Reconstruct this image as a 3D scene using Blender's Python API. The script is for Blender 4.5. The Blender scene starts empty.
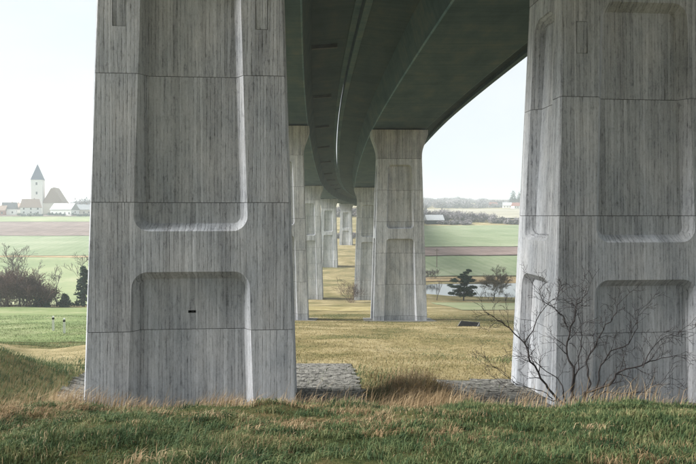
import bpy, bmesh, math, random
import numpy as np
from mathutils import Vector, Matrix

R = math.radians
random.seed(7)
RNG = np.random.default_rng(11)
scene = bpy.context.scene
COL = scene.collection

# ------------------------------------------------------------------ camera
cam_data = bpy.data.cameras.new('camera')
cam = bpy.data.objects.new('camera', cam_data)
COL.objects.link(cam)
cam.location = (0, 0, 0)                      # eye height is z = 0, the ground lies below
cam.rotation_euler = (R(90 - 1.53), 0, 0)
cam_data.sensor_width = 36
cam_data.lens = 600 / 696 * 36
cam_data.clip_start = 0.1
cam_data.clip_end = 9000
scene.camera = cam

# ------------------------------------------------------------------ sky
SUN_EL, SUN_AZ = 33.0, 269.5                  # compass degrees, 0 = +Y, 90 = +X : sun low on the left
world = bpy.data.worlds.new('World')
scene.world = world
world.use_nodes = True
wt = world.node_tree
wt.nodes.clear()
w_out = wt.nodes.new('ShaderNodeOutputWorld')
w_bg = wt.nodes.new('ShaderNodeBackground')
w_sky = wt.nodes.new('ShaderNodeTexSky')
w_sky.sky_type = 'NISHITA'
w_sky.sun_disc = False
w_sky.sun_elevation = R(SUN_EL)
w_sky.sun_rotation = R(SUN_AZ)
w_sky.dust_density = 4.0
w_sky.air_density = 1.3
w_geo = wt.nodes.new('ShaderNodeTexCoord')
w_map = wt.nodes.new('ShaderNodeMapping')
w_map.inputs['Scale'].default_value = (1.6, 1.6, 4.5)
w_noise = wt.nodes.new('ShaderNodeTexNoise')
w_noise.inputs['Scale'].default_value = 1.4
w_noise.inputs['Detail'].default_value = 5
w_noise.inputs['Roughness'].default_value = 0.5
w_ramp = wt.nodes.new('ShaderNodeValToRGB')
w_ramp.color_ramp.elements[0].position = 0.30
w_ramp.color_ramp.elements[0].color = (0.80, 0.885, 0.94, 1)
w_ramp.color_ramp.elements[1].position = 0.62
w_ramp.color_ramp.elements[1].color = (0.935, 0.985, 1.01, 1)
w_scale = wt.nodes.new('ShaderNodeMixRGB')
w_scale.blend_type = 'MULTIPLY'
w_scale.inputs[0].default_value = 1.0
w_scale.inputs[2].default_value = (4.7, 4.7, 4.7, 1)
w_mix = wt.nodes.new('ShaderNodeMixRGB')
w_mix.inputs[0].default_value = 0.90          # a closed white cloud sheet over the clear sky
wt.links.new(w_geo.outputs['Generated'], w_map.inputs['Vector'])
wt.links.new(w_map.outputs['Vector'], w_noise.inputs['Vector'])
wt.links.new(w_noise.outputs['Fac'], w_ramp.inputs['Fac'])
wt.links.new(w_ramp.outputs['Color'], w_scale.inputs[1])
wt.links.new(w_sky.outputs['Color'], w_mix.inputs[1])
wt.links.new(w_scale.outputs['Color'], w_mix.inputs[2])
wt.links.new(w_mix.outputs['Color'], w_bg.inputs['Color'])
w_bg.inputs['Strength'].default_value = 0.10
wt.links.new(w_bg.outputs['Background'], w_out.inputs['Surface'])

# ------------------------------------------------------------------ sun
sun_data = bpy.data.lights.new('sun', 'SUN')
sun_data.energy = 5.0
sun_data.angle = R(30)
sun_data.color = (1.0, 0.985, 0.955)
sun = bpy.data.objects.new('sun', sun_data)
COL.objects.link(sun)
_az, _el = R(SUN_AZ), R(SUN_EL)
to_sun = Vector((math.sin(_az) * math.cos(_el), math.cos(_az) * math.cos(_el), math.sin(_el)))
sun.rotation_euler = to_sun.to_track_quat('Z', 'Y').to_euler()
sun.location = (-60, -10, 60)

scene.view_settings.view_transform = 'Standard'
scene.view_settings.look = 'None'
scene.view_settings.exposure = 1.1
scene.view_settings.gamma = 1.0
scene.view_settings.use_curve_mapping = False
scene.cycles.max_bounces = 8
scene.cycles.diffuse_bounces = 5
scene.cycles.volume_bounces = 3
scene.cycles.transparent_max_bounces = 8

# ------------------------------------------------------------------ numeric helpers
def pchip(xs, ys):
    xs, ys = np.array(xs, float), np.array(ys, float)
    h = np.diff(xs); d = np.diff(ys) / h
    m = np.zeros_like(xs)
    for i in range(1, len(xs) - 1):
        if d[i - 1] * d[i] > 0:
            w1, w2 = 2 * h[i] + h[i - 1], h[i] + 2 * h[i - 1]
            m[i] = (w1 + w2) / (w1 / d[i - 1] + w2 / d[i])
    m[0], m[-1] = d[0], d[-1]
    def f(x):
        x = np.clip(np.asarray(x, float), xs[0], xs[-1])
        i = np.clip(np.searchsorted(xs, x) - 1, 0, len(xs) - 2)
        t = (x - xs[i]) / h[i]
        return ((1 + 2 * t) * (1 - t) ** 2 * ys[i] + t * (1 - t) ** 2 * h[i] * m[i]
                + t * t * (3 - 2 * t) * ys[i + 1] + t * t * (t - 1) * h[i] * m[i + 1])
    return f

def vnoise(x, y, seed=0):
    xi, yi = np.floor(x), np.floor(y)
    fx, fy = x - xi, y - yi
    fx, fy = fx * fx * (3 - 2 * fx), fy * fy * (3 - 2 * fy)
    def h(a, b):
        s = np.sin(a * 127.1 + b * 311.7 + seed * 74.7) * 43758.5453
        return s - np.floor(s)
    return ((h(xi, yi) * (1 - fx) + h(xi + 1, yi) * fx) * (1 - fy)
            + (h(xi, yi + 1) * (1 - fx) + h(xi + 1, yi + 1) * fx) * fy)

def fbm(x, y, scale, octs=4, seed=0):
    v, a, t = 0, 1, 0
    for o in range(octs):
        v = v + a * vnoise(x / scale * 2 ** o, y / scale * 2 ** o, seed + o * 3)
        t += a; a *= 0.5
    return v / t - 0.5

def sstep(a, b, x):
    t = np.clip((x - a) / (b - a), 0, 1)
    return t * t * (3 - 2 * t)

_prof = pchip([-120, -60, -35, -10, 0, 4.5, 7.5, 10, 11.5, 14, 17, 22, 30, 40, 63, 90, 124, 160, 188, 205, 235, 252, 300, 380, 450, 600, 900, 1400, 2700],
              [15, 13.5, 8.0, .4, -1.25, -1.95, -2.6, -3.3, -3.9, -4.8, -5.3, -5.6, -6.6, -7.8, -11.0, -13.8, -17.3, -17.5, -16, -14.4, -12.9, -12.2, -10, -4.2, 1.2, 5, 14, 36, 40])
_prof_l = pchip([-60, 380, 450, 600, 900, 1400, 2700], [0, -4.2, 1.0, 3, 5, 8, 8])

def H(x, y):
    x, y = np.asarray(x, float), np.asarray(y, float)
    z = _prof(y)
    ang = x / np.maximum(y, 30)
    left = 1 - sstep(-0.16, 0.0, ang)
    zl = np.where(y > 380, _prof_l(y), z)
    z = z * (1 - left) + zl * left
    z = z + 1.75 * np.exp(-((x + 11.6) / 2.9) ** 2 - ((y - 17) / 2.8) ** 2)          # grassy mound at the left
    z = z + 0.35 * np.exp(-((x - 1.9) / 1.2) ** 2 - ((y - 17.5) / 2.0) ** 2)
    pond = 1 - sstep(0.75, 1.1, np.sqrt(((x - 52) / 41) ** 2 + ((y - 144) / 16) ** 2))
    z = z * (1 - pond) + np.minimum(z, -18.6) * pond
    near = sstep(60, 30, y)
    z = z - 0.5 * (1 - sstep(.75, 1.3, np.hypot((x - 10.1), (y - 50) * 1.3)))
    z = z + fbm(x, y, 1.1, 4, 5) * 0.42 * sstep(14.5, 11, y) * sstep(-5, 3, y)
    z = z + fbm(x, y, 5.0, 4, 9) * 0.75 * sstep(23, 28, y) * near * sstep(0, 10, y)
    z = z + fbm(x, y, 12, 3, 2) * 0.5 * sstep(40, 70, y) * sstep(400, 200, y) * (1 - pond)
    z = z + fbm(x, y, 160, 3, 4) * 8 * sstep(500, 900, y)
    return z

def h1(x, y):
    return float(H(np.array([x]), np.array([y]))[0])

# ------------------------------------------------------------------ object helpers
def tag(o, label=None, cat=None, group=None, kind=None):
    if label: o['label'] = label
    if cat: o['category'] = cat
    if group: o['group'] = group
    if kind: o['kind'] = kind
    return o

def empty(name, loc, rz=0):
    o = bpy.data.objects.new(name, None)
    o.empty_display_size = 0.3
    COL.objects.link(o)
    o.location = loc
    o.rotation_euler = (0, 0, rz)
    return o

def link(name, me, mat=None, parent=None, loc=(0, 0, 0), rz=0):
    o = bpy.data.objects.new(name, me)
    COL.objects.link(o)
    o.location = loc
    o.rotation_euler = (0, 0, rz)
    if parent: o.parent = parent
    if mat and not me.materials: me.materials.append(mat)
    return o

def pymesh(verts, faces, name='mesh', smooth=False):
    me = bpy.data.meshes.new(name)
    me.from_pydata([tuple(v) for v in verts], [], faces)
    if smooth: me.polygons.foreach_set('use_smooth', [True] * len(me.polygons))
    me.update()
    return me

def npmesh(name, V, counts, idx, smooth=False):
    """mesh from numpy arrays: vertices, loop counts per polygon, flat loop indices"""
    me = bpy.data.meshes.new(name)
    me.vertices.add(len(V)); me.vertices.foreach_set('co', np.asarray(V, np.float32).ravel())
    me.loops.add(len(idx)); me.loops.foreach_set('vertex_index', np.asarray(idx, np.int32))
    starts = np.concatenate([[0], np.cumsum(counts)[:-1]])
    me.polygons.add(len(counts)); me.polygons.foreach_set('loop_start', starts.astype(np.int32))
    me.polygons.foreach_set('loop_total', np.asarray(counts, np.int32))
    if smooth: me.polygons.foreach_set('use_smooth', np.ones(len(counts), bool))
    me.update(calc_edges=True)
    return me

class MB:
    """collects simple solids into one mesh"""
    def __init__(self): self.v, self.f = [], []
    def add(self, vs, fs):
        o = len(self.v); self.v += [tuple(v) for v in vs]; self.f += [tuple(i + o for i in f) for f in fs]
        return self
    def box(self, x0, x1, y0, y1, z0, z1):
        vs = [(x0, y0, z0), (x1, y0, z0), (x1, y1, z0), (x0, y1, z0), (x0, y0, z1), (x1, y0, z1), (x1, y1, z1), (x0, y1, z1)]
        return self.add(vs, [(3, 2, 1, 0), (4, 5, 6, 7), (0, 1, 5, 4), (1, 2, 6, 5), (2, 3, 7, 6), (3, 0, 4, 7)])
    def loft(self, rings, cap=True):
        n = len(rings[0]); vs = [p for r in rings for p in r]; fs = []
        for k in range(len(rings) - 1):
            for i in range(n):
                j = (i + 1) % n
                fs.append((k * n + i, k * n + j, (k + 1) * n + j, (k + 1) * n + i))
        if cap:
            fs.append(tuple(range(n))[::-1]); fs.append(tuple((len(rings) - 1) * n + i for i in range(n)))
        return self.add(vs, fs)
    def build(self, name, mat, parent=None, smooth=False, loc=(0, 0, 0), rz=0):
        return link(name, pymesh(self.v, self.f, name, smooth), mat, parent, loc, rz)

# ------------------------------------------------------------------ materials
def mat_base(name):
    m = bpy.data.materials.new(name); m.use_nodes = True
    nt = m.node_tree; b = nt.nodes['Principled BSDF']
    b.inputs['Roughness'].default_value = 0.9
    b.inputs['Specular IOR Level'].default_value = 0.2
    return m, nt, b

def nd(nt, typ, **kw):
    n = nt.nodes.new(typ)
    for k, v in kw.items():
        if k in n.inputs.keys() if hasattr(n.inputs, 'keys') else False: n.inputs[k].default_value = v
        else: setattr(n, k, v)
    return n

def mathn(nt, op, a, b=None, c=None, clamp=False):
    n = nt.nodes.new('ShaderNodeMath'); n.operation = op; n.use_clamp = clamp
    for i, v in enumerate((a, b, c)):
        if v is None: continue
        if isinstance(v, (int, float)): n.inputs[i].default_value = v
        else: nt.links.new(v, n.inputs[i])
    return n.outputs[0]

def noise_out(nt, vec, scale, detail=4, rough=0.55):
    n = nt.nodes.new('ShaderNodeTexNoise')
    n.inputs['Scale'].default_value = scale; n.inputs['Detail'].default_value = detail; n.inputs['Roughness'].default_value = rough
    if vec is not None: nt.links.new(vec, n.inputs['Vector'])
    return n.outputs['Fac']

def ramp(nt, fac, stops):
    n = nt.nodes.new('ShaderNodeValToRGB')
    while len(n.color_ramp.elements) < len(stops): n.color_ramp.elements.new(0.5)
    for e, (p, c) in zip(n.color_ramp.elements, stops):
        e.position = p; e.color = (*c, 1) if len(c) == 3 else c
    nt.links.new(fac, n.inputs['Fac'])
    return n.outputs['Color']

def mixc(nt, fac, a, b, mode='MIX'):
    n = nt.nodes.new('ShaderNodeMixRGB'); n.blend_type = mode
    for i, v in enumerate((fac, a, b)):
        if isinstance(v, (int, float)): n.inputs[i].default_value = v
        elif isinstance(v, tuple): n.inputs[i].default_value = (*v, 1)
        else: nt.links.new(v, n.inputs[i])
    return n.outputs[0]

def mapped(nt, vec, scale, loc=(0, 0, 0)):
    n = nt.nodes.new('ShaderNodeMapping'); n.inputs['Scale'].default_value = scale; n.inputs['Location'].default_value = loc
    nt.links.new(vec, n.inputs['Vector'])
    return n.outputs['Vector']

def bump(nt, b, height, strength, dist):
    n = nt.nodes.new('ShaderNodeBump'); n.inputs['Strength'].default_value = strength; n.inputs['Distance'].default_value = dist
    nt.links.new(height, n.inputs['Height']); nt.links.new(n.outputs[0], b.inputs['Normal'])

def plain(name, c, rough=0.8, var=0.12, scale=3.0, spec=0.2, metal=0.0):
    m, nt, b = mat_base(name)
    tc = nt.nodes.new('ShaderNodeTexCoord')
    f = noise_out(nt, tc.outputs['Object'], scale, 5)
    lo = tuple(max(0, x * (1 - var * 2)) for x in c); hi = tuple(x * (1 + var * 2) for x in c)
    nt.links.new(ramp(nt, f, [(0.3, lo), (0.7, hi)]), b.inputs['Base Color'])
    b.inputs['Roughness'].default_value = rough; b.inputs['Specular IOR Level'].default_value = spec
    b.inputs['Metallic'].default_value = metal
    bump(nt, b, f, 0.15, 0.01)
    return m

def board_concrete(name, tone, warm=(.965, 0.975, 1.01)):
    """board-marked concrete: vertical planks about 9 cm wide with dark joints, streaks and stains"""
    m, nt, b = mat_base(name)
    tc = nt.nodes.new('ShaderNodeTexCoord'); oi = nt.nodes.new('ShaderNodeObjectInfo')
    sx = nt.nodes.new('ShaderNodeSeparateXYZ'); nt.links.new(tc.outputs['Object'], sx.inputs[0])
    sn = nt.nodes.new('ShaderNodeSeparateXYZ'); nt.links.new(tc.outputs['Normal'], sn.inputs[0])
    side = mathn(nt, 'GREATER_THAN', mathn(nt, 'ABSOLUTE', sn.outputs[0]), 0.75)
    mx = nt.nodes.new('ShaderNodeMix'); nt.links.new(side, mx.inputs[0]); nt.links.new(sx.outputs[0], mx.inputs[2]); nt.links.new(sx.outputs[1], mx.inputs[3])
    u = mx.outputs[0]
    z = sx.outputs[2]
    rnd = mathn(nt, 'MULTIPLY', oi.outputs['Random'], 57.0)
    wob = mathn(nt, 'MULTIPLY', mathn(nt, 'SUBTRACT', noise_out(nt, mapped(nt, tc.outputs['Object'], (4.5, 4.5, .03)), 1.0, 2), .5), 0.16)
    ub = mathn(nt, 'ADD', mathn(nt, 'DIVIDE', mathn(nt, 'ADD', u, wob), 0.092), rnd)
    bid = mathn(nt, 'FLOOR', ub); fr = mathn(nt, 'FRACT', ub)
    wn = nt.nodes.new('ShaderNodeTexWhiteNoise'); wn.noise_dimensions = '1D'; nt.links.new(bid, wn.inputs['W'])
    board = wn.outputs['Value']
    edge = mathn(nt, 'ABSOLUTE', mathn(nt, 'SUBTRACT', fr, 0.5))               # 0.5 at the plank joints
    edge = mathn(nt, 'MULTIPLY', mathn(nt, 'SUBTRACT', edge, 0.31), 5.5, clamp=True)
    cv = nt.nodes.new('ShaderNodeCombineXYZ')
    nt.links.new(mathn(nt, 'MULTIPLY', u, 14.0), cv.inputs[0]); nt.links.new(mathn(nt, 'MULTIPLY', z, 1.6), cv.inputs[2]); nt.links.new(rnd, cv.inputs[1])
    streak = noise_out(nt, cv.outputs[0], 1.0, 5, 0.6)
    cv2 = nt.nodes.new('ShaderNodeCombineXYZ')
    nt.links.new(mathn(nt, 'MULTIPLY', u, 45.0), cv2.inputs[0]); nt.links.new(mathn(nt, 'MULTIPLY', z, 10.0), cv2.inputs[2]); nt.links.new(rnd, cv2.inputs[1])
    grain = noise_out(nt, cv2.outputs[0], 1.0, 4, 0.65)
    stain = noise_out(nt, mapped(nt, tc.outputs['Object'], (1, 1, .55)), 0.9, 6, 0.6)
    fine = noise_out(nt, tc.outputs['Object'], 26, 4, 0.7)
    # brightness = 1 + board tone + streaks + stains - joints
    cv3 = nt.nodes.new('ShaderNodeCombineXYZ')
    nt.links.new(mathn(nt, 'MULTIPLY', u, 9.0), cv3.inputs[0]); nt.links.new(mathn(nt, 'MULTIPLY', z, 2.6), cv3.inputs[2]); nt.links.new(rnd, cv3.inputs[1])
    dash = noise_out(nt, cv3.outputs[0], 1.0, 5, 0.65)
    emod = ramp(nt, dash, [(0.42, (0.05, 0.05, 0.05)), (0.62, (1, 1, 1))])
    blot = ramp(nt, noise_out(nt, mapped(nt, tc.outputs['Object'], (13, 13, 5)), 1.0, 5, .7), [(0.54, (0, 0, 0)), (0.70, (1, 1, 1))])
    v = mathn(nt, 'MULTIPLY_ADD', mathn(nt, 'SUBTRACT', board, 0.5), 0.34, 1.06)
    v = mathn(nt, 'MULTIPLY_ADD', mathn(nt, 'SUBTRACT', streak, 0.5), 0.75, v)
    v = mathn(nt, 'MULTIPLY_ADD', mathn(nt, 'SUBTRACT', grain, 0.5), 0.5, v)
    v = mathn(nt, 'MULTIPLY_ADD', mathn(nt, 'SUBTRACT', stain, 0.5), 0.85, v)
    run = noise_out(nt, mapped(nt, tc.outputs['Object'], (2.2, 2.2, .16)), 1.0, 5, .6)
    v = mathn(nt, 'MULTIPLY_ADD', mathn(nt, 'SUBTRACT', run, 0.5), 1.25, v)
    v = mathn(nt, 'MULTIPLY_ADD', mathn(nt, 'SUBTRACT', fine, 0.5), 0.45, v)
    ej = mathn(nt, 'MULTIPLY', edge, emod)
    v = mathn(nt, 'MULTIPLY_ADD', ej, -0.52, v)
    v = mathn(nt, 'MULTIPLY_ADD', blot, -0.38, v)
    lift = mathn(nt, 'MULTIPLY_ADD', mathn(nt, 'SUBTRACT', oi.outputs['Random'], 0.5), 0.16, 1.0)
    v = mathn(nt, 'MAXIMUM', mathn(nt, 'MULTIPLY', v, lift), 0.22)
    tint = ramp(nt, stain, [(0.35, (tone * .91, tone * .96, tone * 1.04)), (0.65, (tone * warm[0], tone * warm[1], tone * warm[2]))])
    cc = nt.nodes.new('ShaderNodeCombineXYZ')
    for i in range(3): nt.links.new(v, cc.inputs[i])
    nt.links.new(mixc(nt, 1.0, tint, cc.outputs[0], 'MULTIPLY'), b.inputs['Base Color'])
    b.inputs['Roughness'].default_value = 0.88
    hgt = mathn(nt, 'MULTIPLY_ADD', board, 0.6, mathn(nt, 'MULTIPLY', grain, 0.7))
    hgt = mathn(nt, 'MULTIPLY_ADD', ej, -0.9, hgt)
    bump(nt, b, hgt, 0.55, 0.012)
    return m

def shade_toned_concrete(name, tone):
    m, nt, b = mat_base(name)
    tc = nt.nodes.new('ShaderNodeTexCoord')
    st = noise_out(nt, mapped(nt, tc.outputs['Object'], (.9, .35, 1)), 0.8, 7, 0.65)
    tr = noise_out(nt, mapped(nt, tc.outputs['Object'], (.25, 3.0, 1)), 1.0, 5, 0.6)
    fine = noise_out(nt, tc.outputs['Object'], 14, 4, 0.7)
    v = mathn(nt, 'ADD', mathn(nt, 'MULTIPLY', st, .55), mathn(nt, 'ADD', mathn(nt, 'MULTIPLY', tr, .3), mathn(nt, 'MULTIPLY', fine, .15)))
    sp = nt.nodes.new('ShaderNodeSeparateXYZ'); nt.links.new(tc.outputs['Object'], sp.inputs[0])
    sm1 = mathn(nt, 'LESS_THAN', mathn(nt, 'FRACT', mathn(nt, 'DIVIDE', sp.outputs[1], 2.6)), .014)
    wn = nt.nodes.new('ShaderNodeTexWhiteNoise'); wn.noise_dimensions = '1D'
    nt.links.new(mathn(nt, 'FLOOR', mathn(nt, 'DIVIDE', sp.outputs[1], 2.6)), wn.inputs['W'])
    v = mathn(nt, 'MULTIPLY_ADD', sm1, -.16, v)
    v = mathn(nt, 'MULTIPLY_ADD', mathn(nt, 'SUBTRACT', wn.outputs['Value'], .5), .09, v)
    nt.links.new(ramp(nt, v, [(0.34, (tone * .26, tone * .50, tone * .66)), (0.5, (tone * .50, tone * .82, tone * 1.02)), (0.66, (tone * .95, tone * 1.12, tone * 1.15))]), b.inputs['Base Color'])  # blue-green cast puts the shade under the decks into the colour
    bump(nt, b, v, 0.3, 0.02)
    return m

def turf(name, dark, mid, pale, scale=0.5, bs=0.5, bd=0.08, rough=1.0, tram=0):
    m, nt, b = mat_base(name)
    tc = nt.nodes.new('ShaderNodeTexCoord')
    n1 = noise_out(nt, tc.outputs['Object'], scale, 8, 0.65)
    n2 = noise_out(nt, tc.outputs['Object'], scale * 14, 5, 0.7)
    n3 = noise_out(nt, mapped(nt, tc.outputs['Object'], (.3, 1, 1)), scale * .35, 4, 0.6)
    v = mathn(nt, 'ADD', mathn(nt, 'MULTIPLY', n1, .45), mathn(nt, 'ADD', mathn(nt, 'MULTIPLY', n2, .22), mathn(nt, 'MULTIPLY', n3, .33)))
    if tram:                                              # tractor lines and drill rows, slightly askew
        sp = nt.nodes.new('ShaderNodeSeparateXYZ'); nt.links.new(tc.outputs['Object'], sp.inputs[0])
        q = mathn(nt, 'MULTIPLY_ADD', sp.outputs[1], .22, sp.outputs[0])
        l1 = mathn(nt, 'LESS_THAN', mathn(nt, 'FRACT', mathn(nt, 'DIVIDE', q, tram)), .05)
        l2 = mathn(nt, 'SINE', mathn(nt, 'MULTIPLY', q, 2.1))
        v = mathn(nt, 'MULTIPLY_ADD', l1, -.07, v); v = mathn(nt, 'MULTIPLY_ADD', l2, .018, v)
    nt.links.new(ramp(nt, v, [(0.40, dark), (0.5, mid), (0.59, pale)]), b.inputs['Base Color'])
    b.inputs['Roughness'].default_value = rough; b.inputs['Specular IOR Level'].default_value = 0.05
    bump(nt, b, n2, bs, bd)
    return m

def blade_mat(name, stops, scale=0.8):
    m, nt, b = mat_base(name)
    g = nt.nodes.new('ShaderNodeNewGeometry'); tc = nt.nodes.new('ShaderNodeTexCoord')
    n = noise_out(nt, tc.outputs['Object'], scale, 4, 0.6)
    v = mathn(nt, 'ADD', mathn(nt, 'MULTIPLY', g.outputs['Random Per Island'], 0.42), mathn(nt, 'MULTIPLY_ADD', mathn(nt, 'SUBTRACT', n, .5), 1.7, 0.32))
    c = ramp(nt, v, stops)
    nt.links.new(c, b.inputs['Base Color'])
    b.inputs['Roughness'].default_value = 0.75; b.inputs['Specular IOR Level'].default_value = 0.15
    tr = nt.nodes.new('ShaderNodeBsdfTranslucent'); nt.links.new(c, tr.inputs['Color'])
    ms = nt.nodes.new('ShaderNodeMixShader'); ms.inputs[0].default_value = 0.3
    out = nt.nodes['Material Output']
    nt.links.new(b.outputs[0], ms.inputs[1]); nt.links.new(tr.outputs[0], ms.inputs[2]); nt.links.new(ms.outputs[0], out.inputs['Surface'])
    return m

M = {}
M['pier'] = board_concrete('pier concrete', 0.43)
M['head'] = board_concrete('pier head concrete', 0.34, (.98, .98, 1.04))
M['core'] = plain('joint concrete', (.10, .10, .10))
M['plate'] = board_concrete('plate concrete', 0.43)
M['soffit'] = shade_toned_concrete('shade-dark soffit concrete', 0.095)  # darker than real concrete: underside shade is put into the tone
M['slab'] = shade_toned_concrete('shade-dark slab concrete', 0.065)  # likewise darkened in colour to stand for shade below the cantilevers
M['edge'] = shade_toned_concrete('edge beam concrete', 0.12)
M['chamfer'] = shade_toned_concrete('pale chamfer concrete', 0.20)
M['steel'] = plain('dark steel', (.05, .055, .06), 0.6)
M['rubber'] = plain('black rubber', (.02, .02, .02), 0.7)
M['pad'] = plain('pale footing concrete', (.21, .205, .19), 0.9, .15, 2)
M['ground'] = turf('rough grass ground', (.10, .10, .04), (.225, .185, .09), (.37, .31, .18), 0.22, .8, .12)
M['soil'] = turf('foreground soil and moss', (.02, .028, .012), (.05, .062, .022), (.12, .095, .045), 1.4, .8, .05)
M['path'] = turf('dry track', (.17, .145, .07), (.29, .24, .13), (.40, .34, .21), 0.6, .5, .05)
M['green'] = turf('young crop', (.11, .155, .06), (.165, .205, .085), (.25, .265, .14), 0.25, .4, .06)
M['meadow'] = turf('pale meadow', (.17, .21, .11), (.23, .26, .14), (.30, .30, .185), 0.05, .3, .2)
M['farcrop'] = turf('far winter crop', (.15, .19, .105), (.20, .235, .14), (.26, .28, .185), 0.06, .2, .2, tram=17)
M['plough'] = turf('ploughed soil', (.13, .095, .085), (.18, .135, .12), (.23, .175, .155), 0.12, .4, .2, tram=9)
M['straw'] = turf('straw meadow', (.24, .225, .175), (.30, .28, .22), (.37, .345, .28), 0.04, .2, .2)
M['mown'] = turf('mown dry grass', (.22, .18, .08), (.33, .28, .14), (.42, .36, .21), 0.5, .4, .05)
M['bank'] = turf('reed bank', (.20, .14, .07), (.33, .24, .13), (.42, .32, .2), 0.3, .6, .2)
M['stone'] = plain('grey paving stone', (.155, .15, .135), 0.9, .4, 6)
M['bed'] = plain('mortar bed', (.10, .10, .075), 0.95, .35, 3)
M['blade_green'] = blade_mat('green grass', [(0.08, (.015, .035, .017)), (0.42, (.055, .095, .04)), (0.74, (.14, .165, .07)), (1.0, (.33, .28, .15))], 2.2)
M['blade_olive'] = blade_mat('olive grass', [(0.02, (.055, .075, .025)), (0.4, (.18, .15, .065)), (0.85, (.37, .30, .16))], 0.22)
M['blade_dry'] = blade_mat('dry grass', [(0.2, (.16, .11, .055)), (0.55, (.33, .235, .135)), (0.9, (.50, .39, .25))])
M['blade_crop'] = blade_mat('crop shoots', [(0.1, (.065, .10, .035)), (0.5, (.135, .175, .07)), (0.9, (.25, .27, .14))], .25)
M['bark'] = plain('dark bark', (.035, .03, .03), 0.9, .3, 8)
M['twig_grey'] = plain('grey brown twigs', (.10, .085, .08), 0.95, .25, 2)
M['twig_brown'] = plain('brown twigs', (.15, .125, .10), 0.95, .25, 2)
M['twig_red'] = plain('reddish hedge twigs', (.085, .05, .042), 0.95, .35, .6)
M['twig_tan'] = blade_mat('dry scrub twigs', [(0.2, (.09, .06, .03)), (0.55, (.24, .165, .075)), (0.9, (.44, .31, .15))])
M['needle'] = blade_mat('dark needles', [(0.2, (.008, .024, .018)), (0.6, (.018, .045, .03)), (0.95, (.04, .08, .045))], .4)
M['farwood'] = plain('bare wood', (.17, .155, .165), 0.95, .3, .15)
M['white'] = plain('white render', (.72, .72, .70), 0.8, .05)
M['cream'] = plain('cream render', (.60, .56, .48), 0.8, .06)
M['slate'] = plain('blue grey slate', (.035, .05, .10), 0.6, .12)
M['redtile'] = plain('red tile', (.30, .12, .09), 0.8, .15)
M['browntile'] = plain('brown tile', (.27, .19, .15), 0.8, .15)
M['greytile'] = plain('pale grey roof', (.36, .37, .38), 0.7, .12)
M['darkgrey'] = plain('dark shingle', (.06, .065, .075), 0.7, .12)
M['pane'] = plain('window glass', (.035, .045, .055), 0.15, .05, 3, .5)
M['wood'] = plain('weathered pole', (.14, .11, .09), 0.9)
M['plastic'] = plain('white plastic', (.78, .79, .78), 0.5, .03)
M['black'] = plain('black band and drain shade', (.015, .015, .015), 0.5)
_b = M['black'].node_tree.nodes['Principled BSDF']; _b.inputs['Specular IOR Level'].default_value = 0; _b.inputs['Roughness'].default_value = 1  # matt black, used for post bands and painted shade in the drain
M['asphalt'] = plain('asphalt', (.05, .05, .052), 0.9)

wm, wnt, wb = mat_base('pond water')
wb.inputs['Base Color'].default_value = (.05, .06, .06, 1); wb.inputs['Roughness'].default_value = 0.06
wb.inputs['Specular IOR Level'].default_value = 0.6
_tc = wnt.nodes.new('ShaderNodeTexCoord')
bump(wnt, wb, noise_out(wnt, _tc.outputs['Object'], 1.2, 3), 0.15, 0.02)
M['water'] = wm

# ------------------------------------------------------------------ ground
def lines(segs):
    out = [segs[0][0]]
    for a, b, st in segs:
        n = max(1, int(round((b - a) / st))); out += list(np.linspace(a, b, n + 1)[1:])
    return np.array(out)

def sheet(name, xs, ys, mat, lift=0.0, ymap=None):
    X, Y = np.meshgrid(xs, ys)
    if ymap is not None: Y = ymap(X, Y)
    Z = H(X, Y) + lift
    V = np.stack([X, Y, Z], -1).reshape(-1, 3)
    nx, ny = len(xs), len(ys)
    i = (np.arange(ny - 1)[:, None] * nx + np.arange(nx - 1)[None, :]).ravel()
    idx = np.stack([i, i + 1, i + nx + 1, i + nx], -1).ravel()
    me = npmesh(name, V, np.full(len(i), 4), idx, True)
    o = link(name, me, mat)
    o['kind'] = 'structure'
    return o

gx = lines([(-2600, -600, 80), (-600, -100, 12), (-100, -25, 2.0), (-25, -10, .5), (-10, 10, .2), (10, 25, .5), (25, 100, 2.0), (100, 600, 12), (600, 2600, 80)])
gy = lines([(-120, 0, 3), (0, 14.4, .16), (14.4, 40, .4), (40, 130, 1.2), (130, 300, 4), (300, 700, 14), (700, 2700, 50)])
sheet('ground', gx, gy, M['ground'])
sheet('grass_slope', lines([(-14, 14, .2)]), lines([(-4, 13.6, .16)]), M['soil'], 0.012)

def strip(name, x0, x1, y0, y1, mat, lift, nx, ny, slope=0.0, wob=0.0, seed=1):
    def ymap(X, Y):
        t = (Y - y0) / (y1 - y0)
        return Y + slope * (X - x0) + wob * fbm(X, X * 0 + 3.3, 20, 3, seed) * 2
    return sheet(name, np.linspace(x0, x1, nx), np.linspace(y0, y1, ny), mat, lift, ymap)

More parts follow.
